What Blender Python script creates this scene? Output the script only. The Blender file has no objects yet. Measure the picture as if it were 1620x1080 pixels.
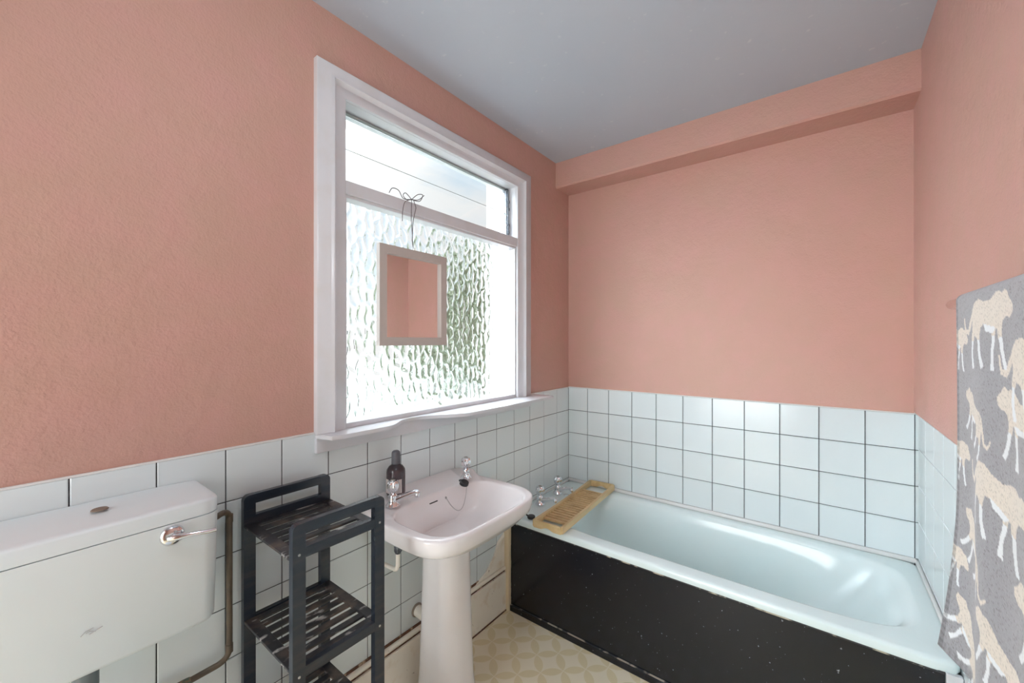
import bpy, bmesh, math, random
import numpy as np
from mathutils import Vector, Matrix
random.seed(7); rng = np.random.default_rng(11)
PI = math.pi
S = bpy.context.scene; COL = S.collection

# ------------------------------------------------------------------ camera
cd = bpy.data.cameras.new('camera'); cam = bpy.data.objects.new('camera', cd); COL.objects.link(cam)
cd.sensor_width = 36.0; cd.lens = 36.0 * 636.0 / 1620.0; cd.clip_start = 0.02
cam.location = (1.361, 0.0, 1.442); cam.rotation_euler = (PI/2, 0, math.radians(37.61))
S.camera = cam

# ------------------------------------------------------------------ view / exposure
S.view_settings.view_transform = 'Standard'; S.view_settings.look = 'None'
S.view_settings.exposure = 0.5; S.view_settings.gamma = 1.0; S.view_settings.use_curve_mapping = False
S.cycles.max_bounces = 12; S.cycles.diffuse_bounces = 6; S.cycles.transmission_bounces = 10
S.cycles.sample_clamp_indirect = 6.0; S.cycles.use_denoising = True; S.cycles.blur_glossy = 0.5

# ------------------------------------------------------------------ sky
SKY, HIGHGLOW, LOWGLOW = 0.70, 44.0, 34.0
W = bpy.data.worlds.new('sky'); S.world = W; W.use_nodes = True
nt = W.node_tree; nt.nodes.clear(); N = nt.nodes.new; L = nt.links.new
out = N('ShaderNodeOutputWorld'); bg = N('ShaderNodeBackground'); L(bg.outputs[0], out.inputs[0])
tc = N('ShaderNodeTexCoord'); sep = N('ShaderNodeSeparateXYZ'); L(tc.outputs['Generated'], sep.inputs[0])
grad = N('ShaderNodeValToRGB'); L(sep.outputs['Z'], grad.inputs[0])
grad.color_ramp.elements[0].position = 0.0; grad.color_ramp.elements[0].color = (0.80, 0.90, 0.96, 1)
grad.color_ramp.elements[1].position = 0.7; grad.color_ramp.elements[1].color = (0.52, 0.74, 0.95, 1)
mp = N('ShaderNodeMapping'); mp.inputs['Scale'].default_value = (1.0, 1.0, 2.6); L(tc.outputs['Generated'], mp.inputs[0])
cn = N('ShaderNodeTexNoise'); cn.inputs['Scale'].default_value = 3.2; cn.inputs['Detail'].default_value = 8; cn.inputs['Roughness'].default_value = 0.55
L(mp.outputs[0], cn.inputs['Vector'])
cr = N('ShaderNodeValToRGB'); cr.color_ramp.elements[0].position = 0.36; cr.color_ramp.elements[1].position = 0.58; L(cn.outputs['Fac'], cr.inputs[0])
mx = N('ShaderNodeMix'); mx.data_type = 'RGBA'; L(cr.outputs[0], mx.inputs['Factor']); L(grad.outputs[0], mx.inputs['A']); mx.inputs['B'].default_value = (0.96, 0.97, 0.98, 1)
# broad bright lobe added to the sky to strengthen the window light
vm = N('ShaderNodeVectorMath'); vm.operation = 'DOT_PRODUCT'; L(tc.outputs['Generated'], vm.inputs[0]); vm.inputs[1].default_value = Vector((-0.68, -0.22, 0.70)).normalized()
cl_ = N('ShaderNodeMath'); cl_.operation = 'MAXIMUM'; L(vm.outputs['Value'], cl_.inputs[0]); cl_.inputs[1].default_value = 0.0
pw = N('ShaderNodeMath'); pw.operation = 'POWER'; L(cl_.outputs[0], pw.inputs[0]); pw.inputs[1].default_value = 14.0
ml = N('ShaderNodeMath'); ml.operation = 'MULTIPLY_ADD'; L(pw.outputs[0], ml.inputs[0]); ml.inputs[1].default_value = HIGHGLOW; ml.inputs[2].default_value = SKY
el = N('ShaderNodeMapRange'); el.interpolation_type = 'SMOOTHSTEP'; L(sep.outputs['Z'], el.inputs['Value'])   # overcast sky: brighter overhead
el.inputs['From Min'].default_value = 0.38; el.inputs['From Max'].default_value = 0.75; el.inputs['To Min'].default_value = SKY; el.inputs['To Max'].default_value = SKY*7.0
# second, lower lobe added to the sky out of view, lights the right wall
v2 = N('ShaderNodeVectorMath'); v2.operation = 'DOT_PRODUCT'; L(tc.outputs['Generated'], v2.inputs[0]); v2.inputs[1].default_value = Vector((-0.80, -0.54, 0.33)).normalized()
c2 = N('ShaderNodeMath'); c2.operation = 'MAXIMUM'; L(v2.outputs['Value'], c2.inputs[0]); c2.inputs[1].default_value = 0.0
p2 = N('ShaderNodeMath'); p2.operation = 'POWER'; L(c2.outputs[0], p2.inputs[0]); p2.inputs[1].default_value = 7.0
m2 = N('ShaderNodeMath'); m2.operation = 'MULTIPLY_ADD'; L(p2.outputs[0], m2.inputs[0]); m2.inputs[1].default_value = LOWGLOW; L(el.outputs[0], m2.inputs[2])
L(m2.outputs[0], ml.inputs[2])
L(mx.outputs['Result'], bg.inputs['Color']); L(ml.outputs[0], bg.inputs['Strength'])

# ------------------------------------------------------------------ fill lights added out of view: behind the rear doorway, below the ceiling
def lamp(name, kind, loc, energy, rot=(0, 0, 0), color=(1, 1, 1), size=0.1, size_y=None):
    d = bpy.data.lights.new(name, kind); d.energy = energy; d.color = color
    if kind == 'AREA':
        d.shape = 'RECTANGLE' if size_y else 'DISK'; d.size = size
        if size_y: d.size_y = size_y
    else: d.shadow_soft_size = size
    o = bpy.data.objects.new(name, d); COL.objects.link(o); o.location = loc; o.rotation_euler = rot; return o
lamp('hall_fill_light', 'AREA', (0.42, -1.93, 1.35), 54.0, (PI/2, 0, math.radians(-14)), (0.88, 0.955, 1.0), 1.25, 2.1)  # area fill added behind the camera for the back wall and bath
lamp('ceiling_fill_light', 'POINT', (1.0, 0.30, 2.33), 8.0, color=(0.90, 0.96, 1.0), size=0.11)  # unseen point fill added to brighten the right wall

# ------------------------------------------------------------------ helpers
def srgb(r, g, b):
    f = lambda c: (c/255.0/12.92) if c/255.0 <= 0.04045 else ((c/255.0+0.055)/1.055)**2.4
    return (f(r), f(g), f(b), 1.0)

def mat(name, col, rough=0.5, metal=0.0, bump=None, vary=None, spec=None, **kw):
    """bump=(scale, strength, distance[, detail]); vary=(scale, colour2, lo, hi)"""
    m = bpy.data.materials.new(name); m.use_nodes = True
    t = m.node_tree; p = t.nodes['Principled BSDF']
    p.inputs['Base Color'].default_value = col; p.inputs['Roughness'].default_value = rough; p.inputs['Metallic'].default_value = metal
    for k, v in kw.items(): p.inputs[k.replace('_', ' ')].default_value = v
    g = t.nodes.new('ShaderNodeNewGeometry')
    last = None
    for v in (vary if isinstance(vary, list) else [vary] if vary else []):
        n = t.nodes.new('ShaderNodeTexNoise'); n.inputs['Scale'].default_value = v[0]; n.inputs['Detail'].default_value = 5
        if len(v) > 4:
            mpn = t.nodes.new('ShaderNodeMapping'); mpn.inputs['Scale'].default_value = v[4]; t.links.new(g.outputs['Position'], mpn.inputs[0]); t.links.new(mpn.outputs[0], n.inputs['Vector'])
        else: t.links.new(g.outputs['Position'], n.inputs['Vector'])
        r = t.nodes.new('ShaderNodeMapRange'); r.inputs['From Min'].default_value = v[2]; r.inputs['From Max'].default_value = v[3]
        t.links.new(n.outputs['Fac'], r.inputs['Value'])
        x = t.nodes.new('ShaderNodeMix'); x.data_type = 'RGBA'
        if last is None: x.inputs['A'].default_value = col
        else: t.links.new(last, x.inputs['A'])
        x.inputs['B'].default_value = v[1]
        t.links.new(r.outputs[0], x.inputs['Factor']); last = x.outputs['Result']
    if last is not None: t.links.new(last, p.inputs['Base Color'])
    if bump:
        bs = bump if isinstance(bump, list) else [bump]; prev = None
        for b in bs:
            n = t.nodes.new('ShaderNodeTexNoise'); n.inputs['Scale'].default_value = b[0]; n.inputs['Detail'].default_value = b[3] if len(b) > 3 else 3
            t.links.new(g.outputs['Position'], n.inputs['Vector'])
            bn = t.nodes.new('ShaderNodeBump'); bn.inputs['Strength'].default_value = b[1]; bn.inputs['Distance'].default_value = b[2]
            t.links.new(n.outputs['Fac'], bn.inputs['Height'])
            if prev: t.links.new(prev, bn.inputs['Normal'])
            prev = bn.outputs['Normal']
        t.links.new(prev, p.inputs['Normal'])
    return m

def build(name, bm, m, parent=None, smooth=None, loc=None):
    bmesh.ops.recalc_face_normals(bm, faces=bm.faces[:])
    me = bpy.data.meshes.new(name); bm.to_mesh(me); bm.free()
    ms = m if isinstance(m, (list, tuple)) else [m]
    for q in ms: me.materials.append(q)
    o = bpy.data.objects.new(name, me); COL.objects.link(o)
    if parent is not None: o.parent = parent; o.matrix_parent_inverse = Matrix.Translation(parent.matrix_basis.translation).inverted() if parent.type == 'EMPTY' or True else None
    if smooth is not None:
        for p in me.polygons: p.use_smooth = True
        try: me.set_sharp_from_angle(angle=math.radians(smooth))
        except Exception: pass
    return o

def thing(name, label, cat, loc=(0, 0, 0), group=None):
    o = bpy.data.objects.new(name, None); COL.objects.link(o); o.location = loc; o.empty_display_size = 0.05
    o['label'] = label; o['category'] = cat
    if group: o['group'] = group
    return o
def tag(o, label, cat, group=None):
    o['label'] = label; o['category'] = cat
    if group: o['group'] = group
    return o
def struct(o): o['kind'] = 'structure'; return o

def box(bm, a, b, bev=0.0, seg=2, M=None):
    r = bmesh.ops.create_cube(bm, size=1.0)
    vs = r['verts']; c = [(a[i]+b[i])/2 for i in range(3)]; s = [abs(b[i]-a[i]) for i in range(3)]
    for v in vs: v.co = Vector((v.co.x*s[0]+c[0], v.co.y*s[1]+c[1], v.co.z*s[2]+c[2]))
    if M is not None:
        for v in vs: v.co = M @ v.co
    if bev > 0:
        es = set()
        for v in vs: es.update(v.link_edges)
        bmesh.ops.bevel(bm, geom=list(es), offset=bev, segments=seg, affect='EDGES', profile=0.5)

def tube(bm, pts, r, n=12, cap=True, closed=False):
    pts = [Vector(p) for p in pts]; rs = r if isinstance(r, (list, tuple)) else [r]*len(pts)
    rings = []; up = None
    K = len(pts)
    for i, p in enumerate(pts):
        if closed: d = pts[(i+1) % K]-pts[i-1]
        else: d = pts[min(i+1, K-1)]-pts[max(i-1, 0)]
        d.normalize()
        if up is None:
            up = Vector((0, 0, 1)) if abs(d.z) < 0.9 else Vector((1, 0, 0))
        x = d.cross(up); x.normalize(); y = x.cross(d); y.normalize(); up = y
        rings.append([bm.verts.new(p+x*math.cos(2*PI*k/n)*rs[i]+y*math.sin(2*PI*k/n)*rs[i]) for k in range(n)])
    for i in range(K-1+(1 if closed else 0)):
        A, B = rings[i], rings[(i+1) % K]
        for k in range(n): bm.faces.new((A[k], A[(k+1) % n], B[(k+1) % n], B[k]))
    if cap and not closed: bm.faces.new(rings[0]); bm.faces.new(rings[-1])

def arc(p0, p1, p2, n=8):
    """quadratic bend"""
    p0, p1, p2 = Vector(p0), Vector(p1), Vector(p2)
    return [(1-t)**2*p0+2*t*(1-t)*p1+t*t*p2 for t in [i/n for i in range(n+1)]]

def lathe(bm, prof, n=32, M=None, flute=None):
    """prof: (r, z) list; flute=(count, depth)"""
    rings = []
    for r, z in prof:
        if r < 1e-5: rings.append([bm.verts.new((0, 0, z))]); continue
        ring = []
        for k in range(n):
            a = 2*PI*k/n; rr = r
            if flute: rr = r*(1-flute[1]*(0.5+0.5*math.cos(flute[0]*a)))
            ring.append(bm.verts.new((rr*math.cos(a), rr*math.sin(a), z)))
        rings.append(ring)
    for A, B in zip(rings, rings[1:]):
        if len(A) == 1 and len(B) == 1: continue
        if len(A) == 1:
            for k in range(n): bm.faces.new((A[0], B[k], B[(k+1) % n]))
        elif len(B) == 1:
            for k in range(n): bm.faces.new((A[k], A[(k+1) % n], B[0]))
        else:
            for k in range(n): bm.faces.new((A[k], A[(k+1) % n], B[(k+1) % n], B[k]))
    if len(rings[0]) > 1: bm.faces.new(rings[0])
    if len(rings[-1]) > 1: bm.faces.new(rings[-1])
    if M is not None:
        for ring in rings:
            for v in ring: v.co = M @ v.co

def loft(bm, rings, capa=True, capb=True):
    R = [[bm.verts.new(p) for p in ring] for ring in rings]; n = len(R[0])
    for A, B in zip(R, R[1:]):
        for k in range(n): bm.faces.new((A[k], A[(k+1) % n], B[(k+1) % n], B[k]))
    if capa: bm.faces.new(R[0])
    if capb: bm.faces.new(R[-1])
    return R

def sup(cx, cy, hx, hy, n, z, K=96, nback=None, hxb=None):
    """superellipse ring; nback / hxb give the -x half its own exponent and half width"""
    out = []
    for k in range(K):
        a = 2*PI*k/K; c, s = math.cos(a), math.sin(a)
        e = nback if (nback and c < 0) else n; h = hxb if (hxb and c < 0) else hx
        r = (abs(c)**e+abs(s)**e)**(-1.0/e)
        zz = z(cx+h*c*r, cy+hy*s*r) if callable(z) else z
        out.append((cx+h*c*r, cy+hy*s*r, zz))
    return out

def prism(bm, poly, axis, a, b, bev=0):
    """extrude a 2D polygon along an axis. poly in the two other axes order"""
    def P(u, v, w):
        return {'x': (w, u, v), 'y': (u, w, v), 'z': (u, v, w)}[axis]
    A = [bm.verts.new(P(u, v, a)) for u, v in poly]; B = [bm.verts.new(P(u, v, b)) for u, v in poly]
    n = len(poly); fs = [bm.faces.new(A), bm.faces.new(B)]
    for k in range(n): fs.append(bm.faces.new((A[k], A[(k+1) % n], B[(k+1) % n], B[k])))
    return A, B

# ------------------------------------------------------------------ materials
WALLC = srgb(193, 151, 138)
m_wall = mat('pink_paint', WALLC, 0.62, vary=[(2.0, srgb(191, 154, 139), 0.35, 0.7), (9.0, srgb(197, 152, 142), 0.4, 0.75)],
             bump=[(48, 0.42, 0.004, 3), (150, 0.55, 0.002, 2), (7, 0.3, 0.012, 2)])
m_ceil = mat('blue_grey_paint', srgb(178, 188, 199), 0.6, vary=[(1.5, srgb(184, 192, 201), 0.35, 0.7), (30, srgb(196, 203, 208), 0.66, 0.74)],
             bump=[(40, 0.15, 0.002, 3)])
m_tile = mat('white_glazed_tile', srgb(220, 230, 232), 0.16, vary=(1.6, srgb(224, 231, 231), 0.4, 0.7), bump=(14, 0.05, 0.002, 1))
m_grout = mat('dark_grout', srgb(50, 49, 55), 0.8, vary=(60, srgb(90, 86, 86), 0.55, 0.7))
m_gloss = mat('white_gloss_paint', srgb(212, 213, 217), 0.28, vary=(9, srgb(206, 205, 204), 0.5, 0.8), bump=(25, 0.06, 0.002, 2))
m_cream = mat('dirty_cream_paint', srgb(242, 236, 224), 0.4, vary=[(14, srgb(222, 206, 182), 0.55, 0.75), (40, srgb(120, 90, 70), 0.7, 0.76)], bump=(30, 0.2, 0.003, 3))
m_grime = mat('brown_grime', srgb(98, 66, 50), 0.8, vary=(35, srgb(190, 165, 140), 0.55, 0.66))
m_bath = mat('white_bath_acrylic', srgb(228, 243, 244), 0.14, vary=(3, srgb(231, 244, 244), 0.4, 0.7))
m_pink = mat('blush_ceramic', srgb(235, 232, 232), 0.1, vary=(5, srgb(232, 226, 224), 0.4, 0.75))
m_cist = mat('white_cistern_plastic', srgb(224, 233, 236), 0.3, vary=(4, srgb(221, 231, 234), 0.4, 0.7))
m_panel = mat('black_bath_panel', srgb(14, 18, 26), 0.22, vary=[(3.0, srgb(22, 26, 34), 0.4, 0.7), (110, srgb(175, 180, 184), 0.705, 0.725), (38, srgb(150, 155, 158), 0.715, 0.73)], bump=(20, 0.08, 0.002, 2))
m_chip = mat('chipped_edge', srgb(190, 180, 165), 0.6, vary=(45, srgb(25, 28, 33), 0.5, 0.55))
m_chrome = mat('chrome', (0.78, 0.79, 0.82, 1), 0.09, 1.0)
m_steel = mat('dull_steel', (0.45, 0.44, 0.43, 1), 0.3, 1.0)
m_brown = mat('weathered_brown_pipe', srgb(104, 92, 76), 0.45, vary=(25, srgb(84, 76, 66), 0.4, 0.7), bump=(60, 0.2, 0.001))
m_green = mat('verdigris_brass', srgb(96, 110, 98), 0.5, 0.3, vary=(60, srgb(140, 120, 100), 0.5, 0.6))
m_rack = mat('black_stained_wood', srgb(36, 44, 55), 0.26, vary=[(60, srgb(56, 58, 62), 0.45, 0.8, (1, 0.15, 1))], bump=(70, 0.15, 0.001))
m_shelf = mat('worn_black_shelf', srgb(36, 36, 40), 0.38, vary=[(18, srgb(86, 74, 66), 0.5, 0.66), (42, srgb(182, 180, 176), 0.60, 0.68, (1, 0.35, 1))], bump=(60, 0.3, 0.002, 4))
m_bamboo = mat('pale_bamboo', srgb(221, 196, 148), 0.45, vary=(25, srgb(205, 176, 126), 0.4, 0.7, (1, 0.1, 1)))
m_slat = mat('brown_bamboo_slats', srgb(214, 184, 138), 0.5, vary=(25, srgb(192, 158, 114), 0.4, 0.7))
m_rubber = mat('black_rubber', srgb(38, 38, 40), 0.45)
m_bottle = mat('dark_bottle_plastic', srgb(58, 50, 54), 0.18, vary=(12, srgb(80, 62, 66), 0.5, 0.7))
m_cap = mat('grey_cap_plastic', srgb(92, 92, 98), 0.4)
m_label = mat('bottle_label', srgb(200, 190, 186), 0.5)
m_mframe = mat('cream_mirror_frame', srgb(188, 180, 174), 0.4)
m_mirror = mat('mirror_glass', (0.93, 0.93, 0.93, 1), 0.0, 1.0)
m_cord = mat('grey_cord', srgb(92, 84, 88), 0.7)
m_black = mat('dark_hole', srgb(22, 20, 20), 0.6)
m_dmetal = mat('dark_louvre_metal', srgb(70, 74, 82), 0.4, 0.4, vary=(80, srgb(130, 134, 138), 0.55, 0.65))
m_flush = mat('grey_flush_pipe', srgb(112, 122, 126), 0.4)
m_out = mat('whitewashed_masonry', srgb(136, 133, 130), 0.8, vary=[(22, srgb(150, 130, 118), 0.62, 0.68, (1, 1, 0.5)), (50, srgb(90, 84, 80), 0.7, 0.73, (1, 1, 0.4))], bump=(30, 0.3, 0.004))

def glass_mat(name, col=(1, 1, 1, 1), rough=0.0, ior=1.5):
    m = bpy.data.materials.new(name); m.use_nodes = True; t = m.node_tree; p = t.nodes['Principled BSDF']
    p.inputs['Base Color'].default_value = col; p.inputs['Roughness'].default_value = rough
    p.inputs['Transmission Weight'].default_value = 1.0; p.inputs['IOR'].default_value = ior
    return m
m_glass = glass_mat('clear_glass', (0.97, 0.99, 0.98, 1))
m_pglass = glass_mat('patterned_glass', (0.98, 0.995, 0.985, 1), 0.02, 1.5)

# vinyl floor with overlapping circles
def floor_mat():
    m = bpy.data.materials.new('patterned_vinyl'); m.use_nodes = True; t = m.node_tree; p = t.nodes['Principled BSDF']
    g = t.nodes.new('ShaderNodeNewGeometry')
    mp = t.nodes.new('ShaderNodeMapping'); mp.vector_type = 'POINT'
    mp.inputs['Rotation'].default_value = (0, 0, math.radians(-43)); sc = 1/0.101
    mp.inputs['Scale'].default_value = (sc, sc, 1); mp.inputs['Location'].default_value = (FX, FY, 0)
    t.links.new(g.outputs['Position'], mp.inputs[0])
    s = t.nodes.new('ShaderNodeSeparateXYZ'); t.links.new(mp.outputs[0], s.inputs[0])
    def mth(op, a, b=None, c=None):
        n = t.nodes.new('ShaderNodeMath'); n.operation = op
        for i, v in enumerate((a, b, c)):
            if v is None: continue
            if isinstance(v, (int, float)): n.inputs[i].default_value = v
            else: t.links.new(v, n.inputs[i])
        return n.outputs[0]
    fu = mth('ABSOLUTE', mth('SUBTRACT', mth('FRACT', s.outputs[0]), 0.5)); fv = mth('ABSOLUTE', mth('SUBTRACT', mth('FRACT', s.outputs[1]), 0.5))
    def dist(a, b): return mth('SQRT', mth('ADD', mth('MULTIPLY', a, a), mth('MULTIPLY', b, b)))
    d1 = dist(mth('SUBTRACT', 1.0, fu), fv); d2 = dist(fu, mth('SUBTRACT', 1.0, fv))
    d = mth('MINIMUM', d1, d2)
    r = t.nodes.new('ShaderNodeMapRange'); r.inputs['From Min'].default_value = 0.685; r.inputs['From Max'].default_value = 0.70; r.inputs['To Min'].default_value = 1; r.inputs['To Max'].default_value = 0
    t.links.new(d, r.inputs['Value'])
    n = t.nodes.new('ShaderNodeTexNoise'); n.inputs['Scale'].default_value = 4; t.links.new(g.outputs['Position'], n.inputs['Vector'])
    x0 = t.nodes.new('ShaderNodeMix'); x0.data_type = 'RGBA'; x0.inputs['A'].default_value = srgb(250, 242, 220); x0.inputs['B'].default_value = srgb(247, 236, 208); t.links.new(n.outputs['Fac'], x0.inputs['Factor'])
    x = t.nodes.new('ShaderNodeMix'); x.data_type = 'RGBA'; t.links.new(x0.outputs['Result'], x.inputs['A']); x.inputs['B'].default_value = srgb(232, 218, 176)
    t.links.new(mth('MULTIPLY', r.outputs[0], 0.8), x.inputs['Factor']); t.links.new(x.outputs['Result'], p.inputs['Base Color'])
    p.inputs['Roughness'].default_value = 0.42
    return m
FX, FY = 0.30, 0.05
m_floor = floor_mat()

# ------------------------------------------------------------------ room shell
RW = 1.672; CEIL = 2.597; YB = 2.406; YR = -0.9; XL = -0.006
bm = bmesh.new(); box(bm, (-0.45, YR-1.3, -0.12), (RW+0.2, YB+0.15, 0.0)); struct(build('floor', bm, m_floor))
bm = bmesh.new(); box(bm, (-0.45, YR-1.3, CEIL), (RW+0.2, YB+0.15, CEIL+0.12)); struct(build('ceiling', bm, m_ceil))
# window wall, with the opening
WY0, WY1, WZ0, WZ1 = 0.74, 1.845, 1.12, 2.34
def ring_wall(bm, x0, x1, WZ1=WZ1):
    box(bm, (x0, YR-0.12, 0), (x1, WY0, CEIL)); box(bm, (x0, WY1, 0), (x1, YB+0.1, CEIL))
    box(bm, (x0, WY0, 0), (x1, WY1, WZ0)); box(bm, (x0, WY0, WZ1), (x1, WY1, CEIL))
bm = bmesh.new(); ring_wall(bm, -0.12, XL); wl = struct(build('wall_left', bm, m_wall))
bm = bmesh.new(); ring_wall(bm, -0.26, -0.12, 2.50); build('outer_masonry', bm, m_out, wl)
bm = bmesh.new(); box(bm, (-0.2, YB, 0), (RW+0.2, YB+0.12, CEIL)); wb = struct(build('wall_back', bm, m_wall))
bm = bmesh.new(); box(bm, (RW, YR-0.1, 1.141), (RW+0.12, YB, CEIL)); box(bm, (1.690, YR-0.1, 0), (RW+0.12, YB, 1.141)); wr = struct(build('wall_right', bm, m_wall))
bm = bmesh.new(); box(bm, (XL, YR-0.1, 0), (0.16, YR, CEIL)); box(bm, (1.04, YR-0.1, 0), (RW, YR, CEIL)); box(bm, (0.16, YR-0.1, 2.05), (1.04, YR, CEIL))  # doorway added in the rear wall to let the fill light in
struct(build('wall_rear', bm, m_wall))
bm = bmesh.new(); box(bm, (0.11, YR, 0), (0.16, YR+0.02, 2.1), 0.004); box(bm, (1.04, YR, 0), (1.09, YR+0.02, 2.1), 0.004); box(bm, (0.16, YR, 2.05), (1.04, YR+0.02, 2.1), 0.004)
struct(build('trim_2', bm, m_gloss))
m_hall = mat('added_hall_white', srgb(235, 232, 226), 0.7)
bm = bmesh.new(); box(bm, (-0.45, -2.15, 0), (-0.35, YR-0.1, CEIL)); box(bm, (-0.45, YR-0.12, 0), (-0.12, YR-0.1, CEIL)); box(bm, (RW+0.1, -2.1, 0), (RW+0.2, YR-0.1, CEIL)); box(bm, (-0.45, -2.2, 0), (RW+0.2, -2.1, CEIL))  # unseen white hall added around the area fill
struct(build('wall_added_hall', bm, m_hall))
# boxed beam along the back wall
bm = bmesh.new()
prism(bm, [(2.24, CEIL), (2.236, 2.442), (2.246, 2.434), (YB+0.01, 2.434), (YB+0.01, CEIL)], 'x', XL, RW)
struct(build('trim_3', bm, m_wall))

# tiles: every tile its own bevelled slab, over a dark grout bed
def tiles(ax, face, us, zs, hole=None, th=0.005, gap=0.0014, sgn=1):
    """ax 'x': wall plane x=face, u=y ; ax 'y': plane y=face, u=x. sgn: room side"""
    bm = bmesh.new()
    for i in range(len(us)-1):
        for j in range(len(zs)-1):
            u0, u1, z0, z1 = us[i]+gap, us[i+1]-gap, zs[j]+gap, zs[j+1]-gap
            if hole:
                hu0, hu1, hz0 = hole
                if z1 > hz0 and u0 > hu0-0.001 and u1 < hu1+0.001:
                    if z0 >= hz0: continue
                    z1 = hz0-0.001
            if u1-u0 < 0.004 or z1-z0 < 0.004: continue
            b = 0.0018
            def V(u, z, d):
                w = face-sgn*d
                return bm.verts.new((w, u, z) if ax == 'x' else (u, w, z))
            f = random.uniform(0, 0.0005)
            O = [V(u0, z0, th), V(u1, z0, th), V(u1, z1, th), V(u0, z1, th)]
            E = [V(u0, z0, b*0.8+f), V(u1, z0, b*0.8+f), V(u1, z1, b*0.8+f), V(u0, z1, b*0.8+f)]
            I = [V(u0+b, z0+b, f), V(u1-b, z0+b, f), V(u1-b, z1-b, f), V(u0+b, z1-b, f)]
            for A, B in ((O, E), (E, I)):
                for k in range(4): bm.faces.new((A[k], A[(k+1) % 4], B[(k+1) % 4], B[k]))
            bm.faces.new(I)
    return bm
T = 0.1525
zs = [0.012, 0.0635, 0.216, 0.3685, 0.521, 0.6735, 0.826, 0.9785, 1.131]
us = [2.3975-T*k for k in range(22)][::-1]; us[-1] = 2.3975
us = [max(u, YR) for u in us]; 
bm = tiles('x', 0.0, us, zs, hole=(0.60, 1.94, 1.066)); tl = build('tiling', bm, m_tile, wl)
bm = bmesh.new(); box(bm, (-0.0075, YR, 0), (-0.0028, YB, 1.060)); box(bm, (-0.0075, YR, 1.060), (-0.0028, 0.671, 1.131)); box(bm, (-0.0075, 1.937, 1.06), (-0.0028, YB, 1.131))
build('grout', bm, m_grout, wl)
zb = [0.365, 0.5215, 0.675, 0.828, 0.981, 1.133]
ub = [0.0, 0.141, 0.289, 0.440, 0.587, 0.737, 0.889, 1.041, 1.195, 1.350, 1.515, 1.674, 1.689]
bm = tiles('y', 2.400, ub, zb); build('tiling', bm, m_tile, wb)
bm = bmesh.new(); box(bm, (-0.005, 2.4028, 0), (1.69, 2.4075, 1.133)); build('grout', bm, m_grout, wb)
ur = [2.400-0.148*k for k in range(24)][::-1]; ur = [max(u, YR) for u in ur]
bm = tiles('x', 1.685, ur, [0.0, 0.064, 0.219, 0.3745, 0.527, 0.680, 0.833, 0.986, 1.140], sgn=-1, gap=0.0009); build('tiling', bm, m_tile, wr)
bm = bmesh.new(); box(bm, (1.6875, YR, 0), (1.6915, 2.405, 1.1405)); build('grout', bm, mat('pale_grout', srgb(120, 124, 128), 0.8), wr)
# white sealant cap on the top of the tiling
m_seal = mat('white_sealant', srgb(226, 226, 224), 0.4)
bm = bmesh.new()
for a, b in (((XL, YR, 1.129), (0.0012, 0.671, 1.1345)), ((XL, 1.94, 1.129), (0.0012, 2.4, 1.1345)), ((0, 2.3985, 1.1315), (1.68, 2.406, 1.1365)), ((1.672, YR, 1.138), (1.6865, 2.4, 1.143))): box(bm, a, b, 0.001, 1)
struct(build('trim_4', bm, m_seal))

# ------------------------------------------------------------------ window
win = bpy.data.objects.new('window_1', None); COL.objects.link(win); win.location = (0, 1.3, 1.12); win['kind'] = 'structure'
bpy.context.view_layer.update()
# moulded architrave
OY0, OY1, OZ0, OZ1 = 0.671, 1.927, 1.128, 2.405
IY0, IY1, IZ1 = 0.782, 1.808, 2.311
bm = bmesh.new()
prof = [(0.0, XL), (0.0, 0.016), (0.004, 0.019), (0.046, 0.019), (0.052, 0.026), (0.058, 0.027), (0.064, 0.020), (0.072, 0.011), (0.1, 0.010), (0.108, 0.007), (0.1103, 0.0), (0.1103, -0.0045)]
def ring_at(d):
    k = d/0.111; y0 = OY0+(IY0-OY0)*k; y1 = OY1+(IY1-OY1)*k; z1 = OZ1+(IZ1-OZ1)*k
    return [(y0, OZ0), (y0, z1), (y1, z1), (y1, OZ0)]
rows = [[bm.verts.new((x, y, z)) for (y, z) in ring_at(d)] for d, x in prof]
for A, B in zip(rows, rows[1:]):
    for k in range(3): bm.faces.new((A[k], A[k+1], B[k+1], B[k]))
bm.faces.new([r[0] for r in rows]); bm.faces.new([r[3] for r in rows])
build('architrave', bm, m_gloss, win, 50)
# jamb linings, transom and glazing beads
bm = bmesh.new()
box(bm, (-0.12, WY0-0.002, 1.10), (-0.005, IY0, WZ1)); box(bm, (-0.12, IY1, 1.10), (-0.005, WY1+0.002, WZ1)); box(bm, (-0.12, IY0, IZ1), (-0.005, IY1, WZ1+0.002)); box(bm, (-0.135, WY0, WZ1-0.005), (-0.115, WY1, 2.37))
box(bm, (-0.12, WY0, 1.10), (-0.012, WY1, 1.128))
build('frame_lining', bm, m_gloss, win)
bm = bmesh.new()
box(bm, (-0.085, IY0-0.001, 1.974), (0.006, IY1+0.001, 2.023), 0.003)
build('transom', bm, m_gloss, win)
bm = bmesh.new()
for a, b in (((-0.052, IY0, 1.128), (-0.004, IY0+0.008, 1.974)), ((-0.052, IY1-0.008, 1.128), (-0.004, IY1, 1.974)), ((-0.052, IY0, 1.963), (-0.002, IY1, 1.975)), ((-0.052, IY0, 1.126), (-0.004, IY1, 1.146))): box(bm, a, b, 0.003)
build('glazing_bead', bm, m_gloss, win)
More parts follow.
